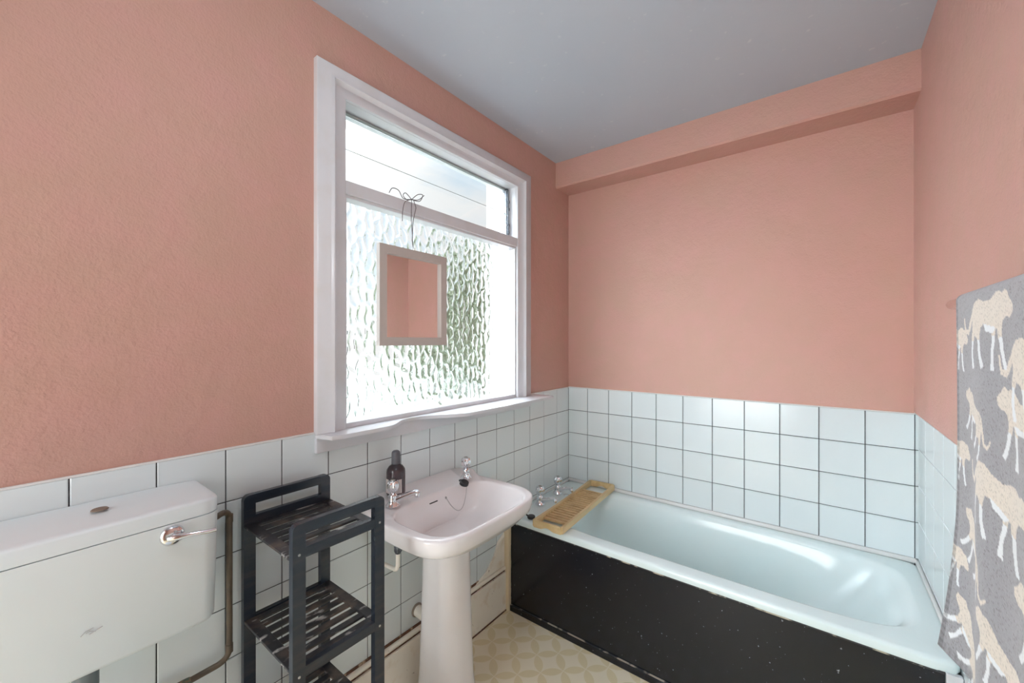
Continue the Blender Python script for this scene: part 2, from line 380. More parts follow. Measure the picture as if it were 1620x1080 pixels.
# patterned lower pane: real relief on the inner face
def pane():
    y0, y1, z0, z1 = IY0-0.004, IY1+0.004, 1.140, 1.970
    ny, nz = 340, 270
    y = np.linspace(y0, y1, ny); z = np.linspace(z0, z1, nz); Y, Z = np.meshgrid(y, z)
    # elongated cells: distance to jittered points on a staggered lattice
    cy, cz = 0.034, 0.078; pts = []
    for i in range(-1, int((y1-y0)/cy)+2):
        for j in range(-1, int((z1-z0)/cz)+2):
            pts.append((y0+(i+rng.uniform(-.28, .28))*cy, z0+(j+0.5*(i % 2)+rng.uniform(-.3, .3))*cz))
    P = np.array(pts); d1 = np.full(Y.shape, 9.0); d2 = np.full(Y.shape, 9.0)
    wy = 0.0025*np.sin(Z*60+Y*40)+0.0012*np.sin(Z*131+1.3)
    for py, pz in P:
        d = np.sqrt(((Y+wy-py)/cy)**2+((Z-pz)/cz)**2)
        nd = np.minimum(d1, d); d2 = np.minimum(d2, np.maximum(d1, d)); d1 = nd
    e_ = np.clip((d2-d1)/0.42, 0, 1); h = 0.0022*e_*e_*(3-2*e_)+0.0010*np.exp(-(d1/0.4)**2)+0.00008*np.sin(Y*260+3*np.sin(Z*90))
    X = -0.056+h
    V = np.stack([X, Y, Z], -1).reshape(-1, 3); Vb = np.stack([np.full(Y.shape, -0.062), Y, Z], -1).reshape(-1, 3)
    idx = np.arange(ny*nz).reshape(nz, ny)
    q = np.stack([idx[:-1, :-1], idx[:-1, 1:], idx[1:, 1:], idx[1:, :-1]], -1).reshape(-1, 4)
    n0 = ny*nz; qb = q[:, ::-1]+n0
    rim = np.concatenate([idx[0, :], idx[1:, -1], idx[-1, -2::-1], idx[-2:0:-1, 0]]); r2 = np.roll(rim, -1)
    qs = np.stack([rim, rim+n0, r2+n0, r2], -1)
    F = np.concatenate([q, qb, qs]).tolist()
    me = bpy.data.meshes.new('patterned_pane'); me.from_pydata(np.concatenate([V, Vb]).tolist(), [], F); me.update()
    for p in me.polygons[:len(q)]: p.use_smooth = True
    me.materials.append(m_pglass)
    o = bpy.data.objects.new('patterned_pane', me); COL.objects.link(o); o.parent = win; o.matrix_parent_inverse = win.matrix_world.inverted(); return o
pane()
# louvre blades with their side channels
def par(o, p): return o
for za, zb_ in ((2.030, 2.172), (2.165, 2.300)):
    bm = bmesh.new(); prism(bm, [(-0.060, za), (-0.055, za), (-0.072, zb_), (-0.077, zb_)], 'y', 0.805, 1.784)
    o = build('louvre_blade', bm, m_glass, win)
for y, s in ((0.796, 1), (1.794, -1)):
    bm = bmesh.new(); box(bm, (-0.085, y-0.009, 2.024), (-0.052, y+0.009, 2.308), 0.002)
    if s == -1: box(bm, (-0.05, 1.788, 2.03), (-0.046, 1.793, 2.30))
    build('louvre_channel', bm, m_dmetal, win)
    bm = bmesh.new()
    for z in (2.062, 2.10, 2.19, 2.232) if s == -1 else (2.262, 2.288):
        box(bm, (-0.052, y-0.006, z-0.008), (-0.040, y+0.006+(-s)*-0.002, z+0.008), 0.003)
    if s == 1: tube(bm, arc((-0.045, 0.797, 2.29), (-0.03, 0.803, 2.26), (-0.04, 0.796, 2.19), 6), 0.005, 8)
    build('louvre_lever', bm, m_dmetal, win, 40)
bm = bmesh.new(); box(bm, (-0.082, 0.805, 2.303), (-0.062, 1.785, 2.310), 0.002); build('louvre_rail', bm, mat('grey_rail', srgb(150, 156, 154), 0.5), win)
# apron below the sill
bm = bmesh.new(); box(bm, (XL, 0.671, 1.063), (0.013, 1.937, 1.1145), 0.002); build('apron', bm, m_gloss, win)
# sill with its shaped front edge
bm = bmesh.new()
pts = [(0.690, 0.078), (0.715, 0.084), (0.80, 0.085), (0.905, 0.087)]
for i in range(13):
    t = i/12; s_ = t*t*(3-2*t); pts.append((0.905+0.13*t, 0.087-0.066*s_))
for i in range(1, 15):
    t = i/14; s_ = t*t*(3-2*t); pts.append((1.075+0.235*t, 0.021+0.112*s_))
pts += [(1.5, 0.138), (1.75, 0.138), (1.985, 0.136), (1.995, 0.128)]
poly = [(XL, 0.673)]+[(0.018, 0.673)]+[(x, y) for y, x in pts]+[(0.02, 1.995), (XL, 1.995)]
A, B = prism(bm, poly, 'z', 1.1135, 1.1275)
bmesh.ops.bevel(bm, geom=[e for e in bm.edges if abs(e.verts[0].co.z-e.verts[1].co.z) < 1e-5], offset=0.0025, segments=2, affect='EDGES')
build('window_sill', bm, m_gloss, win, 40)
bm = bmesh.new(); box(bm, (-0.13, WY0, 1.118), (0.0, WY1, 1.127), 0.001); build('inner_sill', bm, m_gloss, win)

# ------------------------------------------------------------------ skirting, ledge, batten
bm = bmesh.new(); box(bm, (0.0, YR, 0.0), (0.017, 1.692, 0.205), 0.002); struct(build('baseboard_left', bm, m_cream))
bm = bmesh.new(); box(bm, (0.0, YR, 0.205), (0.008, 1.692, 0.214)); box(bm, (0.0, YR, 0.236), (0.0045, 1.60, 0.246)); box(bm, (0.017, YR, 0.0), (0.0205, 1.69, 0.006))
struct(build('trim_5', bm, m_grime))
bm = bmesh.new(); tube(bm, [(0.006, YR, 0.2255), (0.006, 1.69, 0.2255)], 0.0115, 12); struct(build('trim_6', bm, m_cream, smooth=50))
bm = bmesh.new()
prism(bm, [(1.46, 0.236), (1.54, 0.262), (1.60, 0.315), (1.64, 0.385), (1.692, 0.41), (1.692, 0.236)], 'x', 0.0, 0.011)
bmesh.ops.bevel(bm, geom=[e for e in bm.edges if e.verts[0].co.x > 0.01 and e.verts[1].co.x > 0.01], offset=0.006, segments=3, affect='EDGES')
struct(build('trim_7', bm, m_cream, smooth=60))
bm = bmesh.new(); box(bm, (0.0005, 1.692, 0.0), (0.036, 1.712, 0.478), 0.002); struct(build('trim_8', bm, mat('cream_batten', srgb(224, 208, 178), 0.45)))

# ------------------------------------------------------------------ bath
bath = thing('bathtub', 'white bathtub with black side panel, fitted along the tiled back wall', 'bathtub', (0.84, 2.05, 0))
BX0, BX1, BY0, BY1 = 0.001, 1.683, 1.704, 2.398
def rr(x0, x1, y0, y1, n, z, K=160): return sup((x0+x1)/2, (y0+y1)/2, (x1-x0)/2, (y1-y0)/2, n, z, K)
bm = bmesh.new()
rings = []
def blend(A, B, t, z): return [((1-t)*a[0]+t*b[0], (1-t)*a[1]+t*b[1], z) for a, b in zip(A, B)]
o_ = lambda i, z: rr(BX0+i, BX1-i, BY0+i, BY1-i, 40, z)
rings += [o_(0.012, 0.474), o_(0.0015, 0.472), o_(0.0, 0.478), o_(0.0, 0.492), o_(0.002, 0.498), o_(0.008, 0.503), o_(0.016, 0.5045)]
top = lambda x0, x1, y0, y1, n, z: rr(x0, x1, y0, y1, n, z)
rings += [top(0.14, 1.632, 1.765, 2.350, 5.5, 0.506), top(0.152, 1.625, 1.772, 2.344, 5.2, 0.5045), top(0.165, 1.612, 1.780, 2.336, 5, 0.498), top(0.178, 1.590, 1.787, 2.328, 4.8, 0.482)]
rings += [top(0.20, 1.55, 1.797, 2.318, 4.4, 0.42), top(0.22, 1.48, 1.808, 2.307, 4.0, 0.33), top(0.245, 1.40, 1.822, 2.293, 3.6, 0.24), top(0.265, 1.33, 1.835, 2.280, 3.4, 0.18),
          top(0.29, 1.27, 1.855, 2.26, 3.2, 0.145), top(0.33, 1.20, 1.885, 2.23, 3, 0.125), top(0.45, 1.0, 1.96, 2.15, 2.6, 0.118), top(0.6, 0.8, 2.03, 2.08, 2.2, 0.116)]
loft(bm, rings, capa=False)
tubo = build('tub', bm, m_bath, bath, 60)
bm = bmesh.new(); box(bm, (0.037, 1.710, 0.03), (1.648, 1.720, 0.474), 0.0015)
pan = build('side_panel', bm, m_panel, bath)
bm = bmesh.new(); box(bm, (0.037, 1.700, 0.0), (1.648, 1.712, 0.030), 0.002); build('plinth', bm, m_panel, bath)
bm = bmesh.new(); box(bm, (0.037, 1.7035, 0.030), (1.648, 1.7105, 0.033)); box(bm, (0.07, 1.7075, 0.4655), (1.648, 1.7115, 0.4735)); box(bm, (0.037, 1.7085, 0.03), (0.0385, 1.7115, 0.47))
build('edging', bm, mat('chipped_edging', srgb(176, 168, 152), 0.6, vary=[(16, srgb(44, 44, 46), 0.42, 0.5)]), bath)
bm = bmesh.new(); box(bm, (1.649, 1.702, 0.0), (1.684, 1.72, 0.474), 0.002); build('end_batten', bm, m_gloss, bath)
bm = bmesh.new(); box(bm, (0.002, 2.386, 0.503), (1.68, 2.3995, 0.522), 0.004); box(bm, (1.674, 1.71, 0.503), (1.6845, 2.39, 0.520), 0.003); box(bm, (0.0005, 1.71, 0.502), (0.008, 2.39, 0.512), 0.003)
build('sealant', bm, m_seal, bath, 50)
bm = bmesh.new(); lathe(bm, [(0.0, 0.012), (0.022, 0.012), (0.030, 0.006), (0.032, 0.0)], 28, Matrix.Translation((0.196, 2.05, 0.43)) @ Matrix.Rotation(PI/2, 4, 'Y'))
ovf = build('overflow', bm, m_chrome, bath, 40)
bm = bmesh.new(); lathe(bm, [(0.0, 0.004), (0.012, 0.003), (0.026, 0.005), (0.033, 0.0)], 28, Matrix.Translation((0.42, 2.05, 0.1215))); build('drain', bm, m_chrome, bath, 40)
# ball chain hanging from the overflow
bm = bmesh.new(); tube(bm, arc((0.190, 2.075, 0.462), (0.20, 2.085, 0.57), (0.135, 2.10, 0.52), 10), 0.0022, 6); build('chain', bm, m_steel, bath, 60)

# ------------------------------------------------------------------ taps
def make_tap(name, label, loc, ang, k=1.0, head='flute', group=None, tail=0.03):
    t = thing(name, label, 'tap', loc, group)
    R_ = Matrix.Translation(loc) @ Matrix.Rotation(ang, 4, 'Z') @ Matrix.Scale(k, 4)
    bm = bmesh.new()
    lathe(bm, [(0.024, 0), (0.025, 0.003), (0.022, 0.008), (0.0175, 0.014), (0.0155, 0.028), (0.0165, 0.036), (0.013, 0.042), (0.010, 0.046)], 28, R_)
    build('body', bm, m_chrome, t, 45)
    bm = bmesh.new()
    P = [(0.006, 0, 0.020), (0.025, 0, 0.026), (0.045, 0, 0.033), (0.065, 0, 0.040), (0.078, 0, 0.043), (0.088, 0, 0.042)]
    tube(bm, [R_ @ Vector(p) for p in P], [q*k for q in (0.013, 0.012, 0.0105, 0.0095, 0.010, 0.0095)], 14)
    lathe(bm, [(0.0085, 0.0), (0.0095, 0.003), (0.0095, 0.016), (0.006, 0.02)], 16, R_ @ Matrix.Translation((0.086, 0, 0.026)))
    build('spout', bm, m_chrome, t, 50)
    bm = bmesh.new()
    lathe(bm, [(0.009, 0.046), (0.012, 0.050), (0.019, 0.056), (0.0225, 0.066), (0.0235, 0.076), (0.021, 0.086), (0.016, 0.091), (0.0, 0.093)], 48, R_, (8, 0.16))
    build('head', bm, m_chrome, t, 35)
    bm = bmesh.new(); lathe(bm, [(0.0085, 0.0), (0.008, 0.0025), (0.0, 0.003)], 20, R_ @ Matrix.Translation((0, 0, 0.0922)))
    build('cap', bm, m_steel, t, 40)
    return t
make_tap('bath_tap', 'chrome bath tap nearer the sink, beside the loose black plug', (0.078, 1.930, 0.5075), math.radians(4), 1.12)
make_tap('bath_tap', 'chrome bath tap farther from the sink, in the tiled corner', (0.072, 2.135, 0.5075), math.radians(0), 1.12)

# loose plug on the bath deck
bm = bmesh.new(); pl = (0.143, 1.748, 0.5075)
lathe(bm, [(0.019, 0), (0.021, 0.004), (0.021, 0.011), (0.018, 0.014), (0.006, 0.015), (0.0, 0.015)], 28, Matrix.Translation(pl))
tube(bm, arc((0.126, 1.741, 0.518), (0.112, 1.738, 0.525), (0.119, 1.731, 0.541), 6), 0.0042, 8)
tag(build('bath_plug', bm, m_rubber, None, 40), 'loose round black rubber plug lying on the bath rim', 'plug')

# ------------------------------------------------------------------ wooden bath tray
tray = thing('bath_tray', 'pale bamboo slatted bath tray laid across the tap end of the bath', 'bath tray', (0.27, 2.04, 0.5075))
Tc = Vector((0.2685, 2.030, 0.5075)); Ta = math.atan2(-0.045, 0.72)   # long axis tilt
MT = Matrix.Translation(Tc) @ Matrix.Rotation(math.radians(3.2), 4, 'Z')
LH, WH = 0.352, 0.077
for s in (-1, 1):
    bm = bmesh.new()
    prof = []
    n = 16; poly = []
    for i in range(n+1): poly.append((-LH+2*LH*i/n, 0.004+0.0*i))
    for i in range(n+1):
        u = 1-2*i/n; zt = 0.036-0.006*math.cos(u*PI/2)
        poly.append((LH*u, zt))
    A_, B_ = prism(bm, poly, 'x', s*WH-0.0075, s*WH+0.0075)
    for v in bm.verts: v.co = MT @ v.co
    build('side_rail', bm, m_bamboo, tray)
for s in (-1, 1):
    bm = bmesh.new(); n = 20; poly = []
    for i in range(n+1):
        u = -1+2*i/n; poly.append((WH*1.09*u*0.905, 0.002+(0.012*0.5*(1+math.cos(PI*min(1, abs(u)/0.55))))))
    for i in range(n+1):
        u = 1-2*i/n; poly.append((WH*1.09*u*0.905, 0.037))
    prism(bm, poly, 'y', s*LH-0.006, s*LH+0.006)
    for v in bm.verts: v.co = MT @ v.co
    build('end_rail', bm, m_bamboo, tray)
nsl = 18
for i in range(nsl):
    y = -0.262+0.47*i/(nsl-1)
    bm = bmesh.new(); box(bm, (-WH+0.006, y-0.0088, 0.010), (WH-0.006, y+0.0088, 0.022), 0.0015, 1, MT); build('slat', bm, m_slat, tray)

# ------------------------------------------------------------------ basin
bas = thing('pedestal_basin', 'blush white pedestal washbasin standing against the tiles under the window', 'washbasin', (0.21, 1.09, 0))
CYB = 1.092
def zrim(x, y):
    t = min(1, max(0, (0.115-x)/0.045)); t = t*t*(3-2*t); f = min(1, max(0, (x-0.36)/0.1))
    return 0.828+0.024*t-0.003*f
def oring(dx, dz, zz=None, k=1.0, n=4.4, nb=9.0):
    # outer outline; back edge flat on the wall, narrower at the back
    out = []
    cx = 0.235; hf = 0.232*k+dx; hb = 0.2335
    for (x, y, _) in sup(cx, CYB, hf, (0.287*k+dx), n, 0, 128, nback=nb, hxb=hb):
        w = 1-0.035*max(0, (0.20-x)/0.2)
        y = CYB+(y-CYB)*w
        out.append((max(x, 0.0015), y, (zrim(x, y)+dz) if zz is None else zz))
    return out
def bring(cx, hx, hy, n, z): return sup(cx, CYB, hx, hy, n, z, 128)
bm = bmesh.new()
R = []
def under(k, z, cx, hx, hy, n=2.6): return [(max(p[0], 0.004), p[1], p[2]) for p in sup(cx, CYB, hx, hy, n, z, 128)]
R.append(under(1, 0.655, 0.205, 0.085, 0.088)); R.append(under(1, 0.690, 0.21, 0.13, 0.135)); R.append(under(1, 0.722, 0.22, 0.185, 0.205, 3)); R.append(under(1, 0.748, 0.23, 0.213, 0.255, 3.6))
R.append(oring(-0.012, 0, 0.766)); R.append(oring(-0.006, 0, 0.772)); R.append(oring(-0.001, 0, 0.790)); R.append(oring(0.002, -0.008)); R.append(oring(0.0005, -0.003)); R.append(oring(-0.003, -0.0005)); R.append(oring(-0.009, 0.0005))
lip = lambda d, dz: sup(0.262, CYB, 0.186-d, 0.246-d, 4.2, lambda x, y: zrim(max(x, 0.12), y)+dz, 128, nback=3.2, hxb=0.142-d)
R.append(lip(-0.008, 0.0005)); R.append(lip(-0.002, -0.0015)); R.append(lip(0.002, -0.007)); R.append(lip(0.008, -0.025))
R.append(sup(0.26, CYB, 0.163, 0.224, 3.8, 0.775, 128, nback=3, hxb=0.122)); R.append(sup(0.257, CYB, 0.140, 0.192, 3.4, 0.735, 128, nback=3, hxb=0.106))
R.append(sup(0.25, CYB, 0.108, 0.148, 3, 0.703, 128)); R.append(sup(0.24, CYB, 0.068, 0.095, 2.6, 0.690, 128)); R.append(sup(0.23, CYB, 0.035, 0.038, 2, 0.683, 128)); R.append(sup(0.228, CYB, 0.02, 0.02, 2, 0.676, 128))
loft(bm, R, True, True)
basin = build('basin', bm, m_pink, bas, 70)
bm = bmesh.new()
def pr_(z, hx, hy): return [(max(p[0], 0.03), p[1], p[2]) for p in sup(0.195, CYB, hx, hy, 2.7, z, 96)]
loft(bm, [pr_(0.0, 0.140, 0.112), pr_(0.02, 0.137, 0.109), pr_(0.06, 0.115, 0.097), pr_(0.15, 0.104, 0.089), pr_(0.35, 0.096, 0.083), pr_(0.52, 0.092, 0.079), pr_(0.64, 0.089, 0.077), pr_(0.70, 0.089, 0.077)])
build('pedestal', bm, m_pink, bas, 60)
bm = bmesh.new(); lathe(bm, [(0.031, 0.004), (0.029, 0.0075), (0.021, 0.005), (0.019, -0.002)], 32, Matrix.Translation((0.230, CYB, 0.682)))
dr = build('drain', bm, m_chrome, bas, 40)
bm = bmesh.new(); lathe(bm, [(0.0195, 0.0005), (0.0, 0.0)], 24, Matrix.Translation((0.230, CYB, 0.6835))); build('drain_hole', bm, m_black, bas)
# overflow slot, chain stay
bm = bmesh.new(); box(bm, (0.1265, 1.062, 0.7905), (0.1305, 1.106, 0.8005), 0.0018)
build('overflow_slot', bm, m_black, bas)
bm = bmesh.new(); lathe(bm, [(0.006, 0), (0.005, 0.003), (0, 0.005)], 14, Matrix.Translation((0.129, 1.150, 0.796)) @ Matrix.Rotation(PI/2, 4, 'Y')); build('chain_stay', bm, m_steel, bas, 40)
bm = bmesh.new()
P = []
a = Vector((0.134, 1.150, 0.795)); b = Vector((0.157, 1.246, 0.836))
for i in range(25):
    t = i/24; p = a.lerp(b, t); s = 4*t*(1-t); p.z -= 0.075*s; p.x += 0.022*s; P.append(p)
tube(bm, P, 0.0013, 6); build('chain', bm, m_steel, bas, 60)
bm = bmesh.new(); lathe(bm, [(0.014, 0), (0.0195, 0.002), (0.0195, 0.013), (0.016, 0.016), (0.0, 0.016)], 24, Matrix.Translation((0.152, 1.232, 0.8325)) @ Matrix.Rotation(0.35, 4, 'Y'))
tube(bm, arc((0.15, 1.228, 0.847), (0.143, 1.222, 0.856), (0.136, 1.222, 0.848), 4), 0.004, 8)
build('plug', bm, m_rubber, bas, 40)
make_tap('basin_tap', 'chrome basin tap beside the dark bottle', (0.110, 0.905, 0.838), math.radians(48), 1.02)
make_tap('basin_tap', 'chrome basin tap beside the plug and chain', (0.112, 1.287, 0.838), math.radians(-42), 0.98)
# feeds and waste under the basin
def pipe(name, label, pts, r, m, parent=None):
    bm = bmesh.new(); tube(bm, pts, r, 14); return bm
bm = bmesh.new(); tube(bm, [(0.001, 1.105, 0.305), (0.08, 1.105, 0.298), (0.16, 1.10, 0.290)], 0.022, 20)
wp = thing('waste_pipe', 'cream waste pipe running from the tiled wall into the pedestal', 'pipe', (0.0, 1.105, 0.305))
build('pipe', bm, m_cream, wp, 50)
bm = bmesh.new(); lathe(bm, [(0.022, 0), (0.028, 0.0), (0.028, 0.003), (0.022, 0.006)], 24, Matrix.Translation((0.0008, 1.105, 0.305)) @ Matrix.Rotation(PI/2, 4, 'Y')); build('collar', bm, mat('grey_filler', srgb(150, 138, 126), 0.8), wp, 40)
sp = thing('supply_pipe', 'cream painted supply pipe rising behind the black shelf unit to the left basin tap', 'pipe', (0.016, 0.905, 0))
bm = bmesh.new(); tube(bm, [(0.016, 0.897, 0.0), (0.016, 0.897, 0.54)]+arc((0.016, 0.897, 0.56), (0.016, 0.90, 0.60), (0.06, 0.905, 0.605), 6)+arc((0.12, 0.905, 0.608), (0.14, 0.905, 0.61), (0.14, 0.905, 0.64), 5)+[(0.14, 0.905, 0.75)], 0.0075, 12)
build('pipe', bm, m_cream, sp, 50)
bm = bmesh.new(); tube(bm, [(0.14, 0.905, 0.672), (0.14, 0.905, 0.680), (0.14, 0.905, 0.705), (0.14, 0.905, 0.715)], [0.010, 0.014, 0.014, 0.010], 8); box(bm, (0.152, 0.901, 0.688), (0.161, 0.909, 0.700), 0.001)
build('valve', bm, m_dmetal, sp, 30)['label'] = 'dark metal isolating valve'

# ------------------------------------------------------------------ soap bottle
bt = thing('soap_bottle', 'dark plastic bottle with pale label behind the left basin tap', 'bottle', (0.062, 0.962, 0.843))
MB_ = Matrix.Translation((0.056, 0.958, 0.8515))
bm = bmesh.new(); lathe(bm, [(0.030, 0), (0.034, 0.003), (0.0355, 0.01), (0.0355, 0.088), (0.034, 0.098), (0.026, 0.110), (0.016, 0.117), (0.0135, 0.122)], 40, MB_); build('body', bm, m_bottle, bt, 45)
bm = bmesh.new(); lathe(bm, [(0.0165, 0.119), (0.017, 0.122), (0.0165, 0.158), (0.015, 0.165), (0.010, 0.169), (0, 0.1695)], 32, MB_); build('cap', bm, m_cap, bt, 40)
bm = bmesh.new()
n = 16; A = []; 
for i in range(n+1):
    a = math.radians(-150+150*i/n)
    A.append([bm.verts.new(MB_ @ Vector((r*math.cos(a), r*math.sin(a), z))) for r, z in ((0.0357, 0.014), (0.0363, 0.014), (0.0363, 0.066), (0.0357, 0.066))])
for u, v in zip(A, A[1:]):
    for k in range(4): bm.faces.new((u[k], u[(k+1) % 4], v[(k+1) % 4], v[k]))
bm.faces.new(A[0]); bm.faces.new(A[-1]); build('paper_label', bm, m_label, bt)

# ------------------------------------------------------------------ hanging mirror
mir = thing('hanging_mirror', 'cream framed mirror hanging from the window transom in front of patterned glass', 'mirror', (0.03, 1.075, 1.43))
MY0, MY1, MZ0, MZ1 = 0.899, 1.247, 1.426, 1.817
TX = 0.030
def fr(bm, d0, d1, x0, x1):
    a = [(MY0+d0, MZ0+d0), (MY1-d0, MZ0+d0), (MY1-d0, MZ1-d0), (MY0+d0, MZ1-d0)]; b = [(MY0+d1, MZ0+d1), (MY1-d1, MZ0+d1), (MY1-d1, MZ1-d1), (MY0+d1, MZ1-d1)]
    Va = [[bm.verts.new((x, y, z)) for (y, z) in a] for x in (x0, x1)]; Vb = [[bm.verts.new((x, y, z)) for (y, z) in b] for x in (x0, x1)]
    for k in range(4):
        q = (k+1) % 4
        bm.faces.new((Va[1][k], Va[1][q], Vb[1][q], Vb[1][k])); bm.faces.new((Va[0][k], Va[0][q], Vb[0][q], Vb[0][k]))
        bm.faces.new((Va[0][k], Va[0][q], Va[1][q], Va[1][k])); bm.faces.new((Vb[0][k], Vb[0][q], Vb[1][q], Vb[1][k]))
bm = bmesh.new(); fr(bm, 0.0, 0.033, 0.014, TX+0.004); build('frame', bm, m_mframe, mir)
bm = bmesh.new(); box(bm, (0.015, MY0+0.02, MZ0+0.02), (0.017, MY1-0.02, MZ1-0.02)); build('backing', bm, m_mframe, mir)
bm = bmesh.new(); box(bm, (0.0172, MY0+0.028, MZ0+0.028), (0.0215, MY1-0.028, MZ1-0.028)); build('mirror_glass', bm, m_mirror, mir)
bm = bmesh.new(); tube(bm, [(0.024, 1.066+0.006*math.cos(a), MZ1+0.004+0.007*math.sin(a)) for a in [2*PI*i/12 for i in range(12)]], 0.0012, 6, closed=True); build('eye_ring', bm, m_chrome, mir, 60)
bm = bmesh.new(); E_ = Vector((0.024, 1.066, MZ1+0.01)); K0 = Vector((0.020, 1.062, 2.028))
tube(bm, [E_, (0.020, 1.064, 1.86), (0.016, 1.072, 1.94), (0.018, 1.086, 2.0), K0+Vector((0, 0.01, 0))], 0.0016, 6)
tube(bm, [E_, (0.021, 1.065, 1.87), (0.016, 1.063, 1.95), K0], 0.0016, 6)
tube(bm, [K0+Vector((0, 0.005, 0)), (0.0, 1.066, 2.032), (-0.03, 1.066, 2.028)], 0.0016, 6)
def cr_(pts, n=6):
    out = []; P = [Vector(p) for p in pts]; P = [P[0]]+P+[P[-1]]
    for i in range(1, len(P)-2):
        for j in range(n):
            t = j/n; a, b, c, d = P[i-1], P[i], P[i+1], P[i+2]
            out.append(0.5*((2*b)+(-a+c)*t+(2*a-5*b+4*c-d)*t*t+(-a+3*b-3*c+d)*t**3))
    return out+[P[-2]]
tube(bm, cr_([K0, (0.022, 1.03, 2.045), (0.025, 1.015, 2.03), (0.024, 1.035, 2.018), K0]), 0.0016, 6)
tube(bm, cr_([K0, (0.024, 1.09, 2.055), (0.026, 1.115, 2.06), (0.024, 1.10, 2.03), K0]), 0.0016, 6)
tube(bm, cr_([K0, (0.02, 1.02, 2.02), (0.022, 0.995, 2.045), (0.022, 0.965, 2.045), (0.022, 0.950, 2.022)]), 0.0016, 6)
tube(bm, cr_([K0, (0.022, 1.095, 2.035), (0.024, 1.125, 2.062)]), 0.0016, 6)
tube(bm, cr_([K0, (0.018, 1.03, 2.01), (0.013, 1.022, 1.97), (0.013, 1.02, 1.93)]), 0.0014, 6)
build('cord', bm, m_cord, mir, 60)

mir.rotation_euler.z = math.radians(0.8)

# ------------------------------------------------------------------ black shelf unit
rk = thing('shelf_unit', 'black stained wooden shelf unit with worn slatted shelves beside the basin', 'shelf unit', (0.2, 0.566, 0))
RY0, RY1, RX0, RX1, RH = 0.440, 0.694, 0.040, 0.362, 1.0
PW, PT = 0.031, 0.019
for (x0, x1) in ((RX0, RX0+PT), (RX1-PT, RX1)):
    for s in (0, 1):
        bm = bmesh.new(); y0 = RY0 if s == 0 else RY1-PW; y1 = y0+PW; r = 0.016
        if s == 0: poly = [(y0, 0), (y1, 0), (y1, RH)]+[(y0+r-r*math.sin(a), RH-r+r*math.cos(a)) for a in [PI/2*i/6 for i in range(7)]]
        else: poly = [(y0, 0), (y1, 0)]+[(y1-r+r*math.cos(a), RH-r+r*math.sin(a)) for a in [PI/2*i/6 for i in range(7)]]+[(y0, RH)]
        prism(bm, poly, 'x', x0, x1)
        lg = build('leg', bm, m_rack, rk)
        if x1 == RX1:
            for z in (0.93, 0.635, 0.36):
                bm = bmesh.new(); lathe(bm, [(0.0034, 0), (0.003, 0.0012), (0, 0.0014)], 10, Matrix.Translation((x1, (y0+y1)/2, z-0.004)) @ Matrix.Rotation(PI/2, 4, 'Y'))
                build('screw', bm, m_steel, lg)
    bm = bmesh.new(); box(bm, (x0+0.0005, RY0+PW-0.001, RH-0.027), (x1-0.0005, RY1-PW+0.001, RH), 0.001, 1); build('top_rail', bm, m_rack, rk)
    for z in (0.918, 0.646, 0.374, 0.102):
        bm = bmesh.new(); box(bm, (x0+0.001, RY0+PW-0.001, z-0.004), (x1-0.001, RY1-PW+0.001, z+0.022), 0.001, 1) if z > 0.9 else box(bm, (x0+0.001, RY0+PW-0.001, z-0.024), (x1-0.001, RY1-PW+0.001, z+0.002), 0.001, 1)
        build('shelf_rail', bm, m_rack, rk)
for z in (0.918, 0.646, 0.374, 0.102):
    bm = bmesh.new(); a, b = RX0+PT, RX1-PT; th = 0.008
    ew = 0.030
    box(bm, (a, RY0+0.001, z-th), (b, RY0+ew, z), 0.0012, 1); box(bm, (a, RY1-ew, z-th), (b, RY1-0.001, z), 0.0012, 1)
    ns = 8; gp = 0.016; w = (b-a-gp*(ns-1))/ns
    for i in range(ns):
        x = a+i*(w+gp); box(bm, (x, RY0+ew-0.001, z-th+0.0004), (x+w, RY1-ew+0.001, z-0.0004), 0.0012, 1)
    build('shelf', bm, m_shelf, rk)

# ------------------------------------------------------------------ cistern
ci = thing('toilet_cistern', 'white low level toilet cistern with chrome lever, fixed to the tiled wall', 'cistern', (0.1, 0.117, 0.76))
def rbox(x1, y0, y1, z, r, n=6, x0=0.002):
    """plan ring: square at wall, rounded at front"""
    P = [(x0, y0), (x1-r, y0)]+[(x1-r+r*math.sin(a), y0+r-r*math.cos(a)) for a in [PI/2*i/n for i in range(1, n)]]+[(x1, y0+r), (x1, y1-r)]
    P += [(x1-r+r*math.cos(a), y1-r+r*math.sin(a)) for a in [PI/2*i/n for i in range(1, n)]]+[(x1-r, y1), (x0, y1)]
    return [(p[0], p[1], z) for p in P]
CY0, CY1 = -0.116, 0.350
bm = bmesh.new()
loft(bm, [rbox(0.165, CY0+0.020, CY1-0.020, 0.762, 0.03), rbox(0.180, CY0+0.012, CY1-0.012, 0.766, 0.03), rbox(0.187, CY0+0.009, CY1-0.009, 0.776, 0.03), rbox(0.194, CY0+0.003, CY1-0.003, 1.0275, 0.035)])
build('tank', bm, m_cist, ci, 45)
bm = bmesh.new()
def lidr(i, z, dome=0.0):
    out = []
    for (x, y, _) in rbox(0.197-i, CY0+i*0.9, CY1-i*0.9, z, max(0.006, 0.038-i*0.4), x0=0.002):
        t = (y-0.117)/0.235; out.append((x, y, z-dome*t*t))
    return out
loft(bm, [lidr(0.008, 1.0285), lidr(0.0035, 1.0295), lidr(0.003, 1.060, 0.004), lidr(0.005, 1.0655, 0.006), lidr(0.010, 1.0695, 0.008), lidr(0.018, 1.071, 0.009), lidr(0.05, 1.071, 0.010), lidr(0.09, 1.070, 0.010)])
build('lid', bm, m_cist, ci, 60)
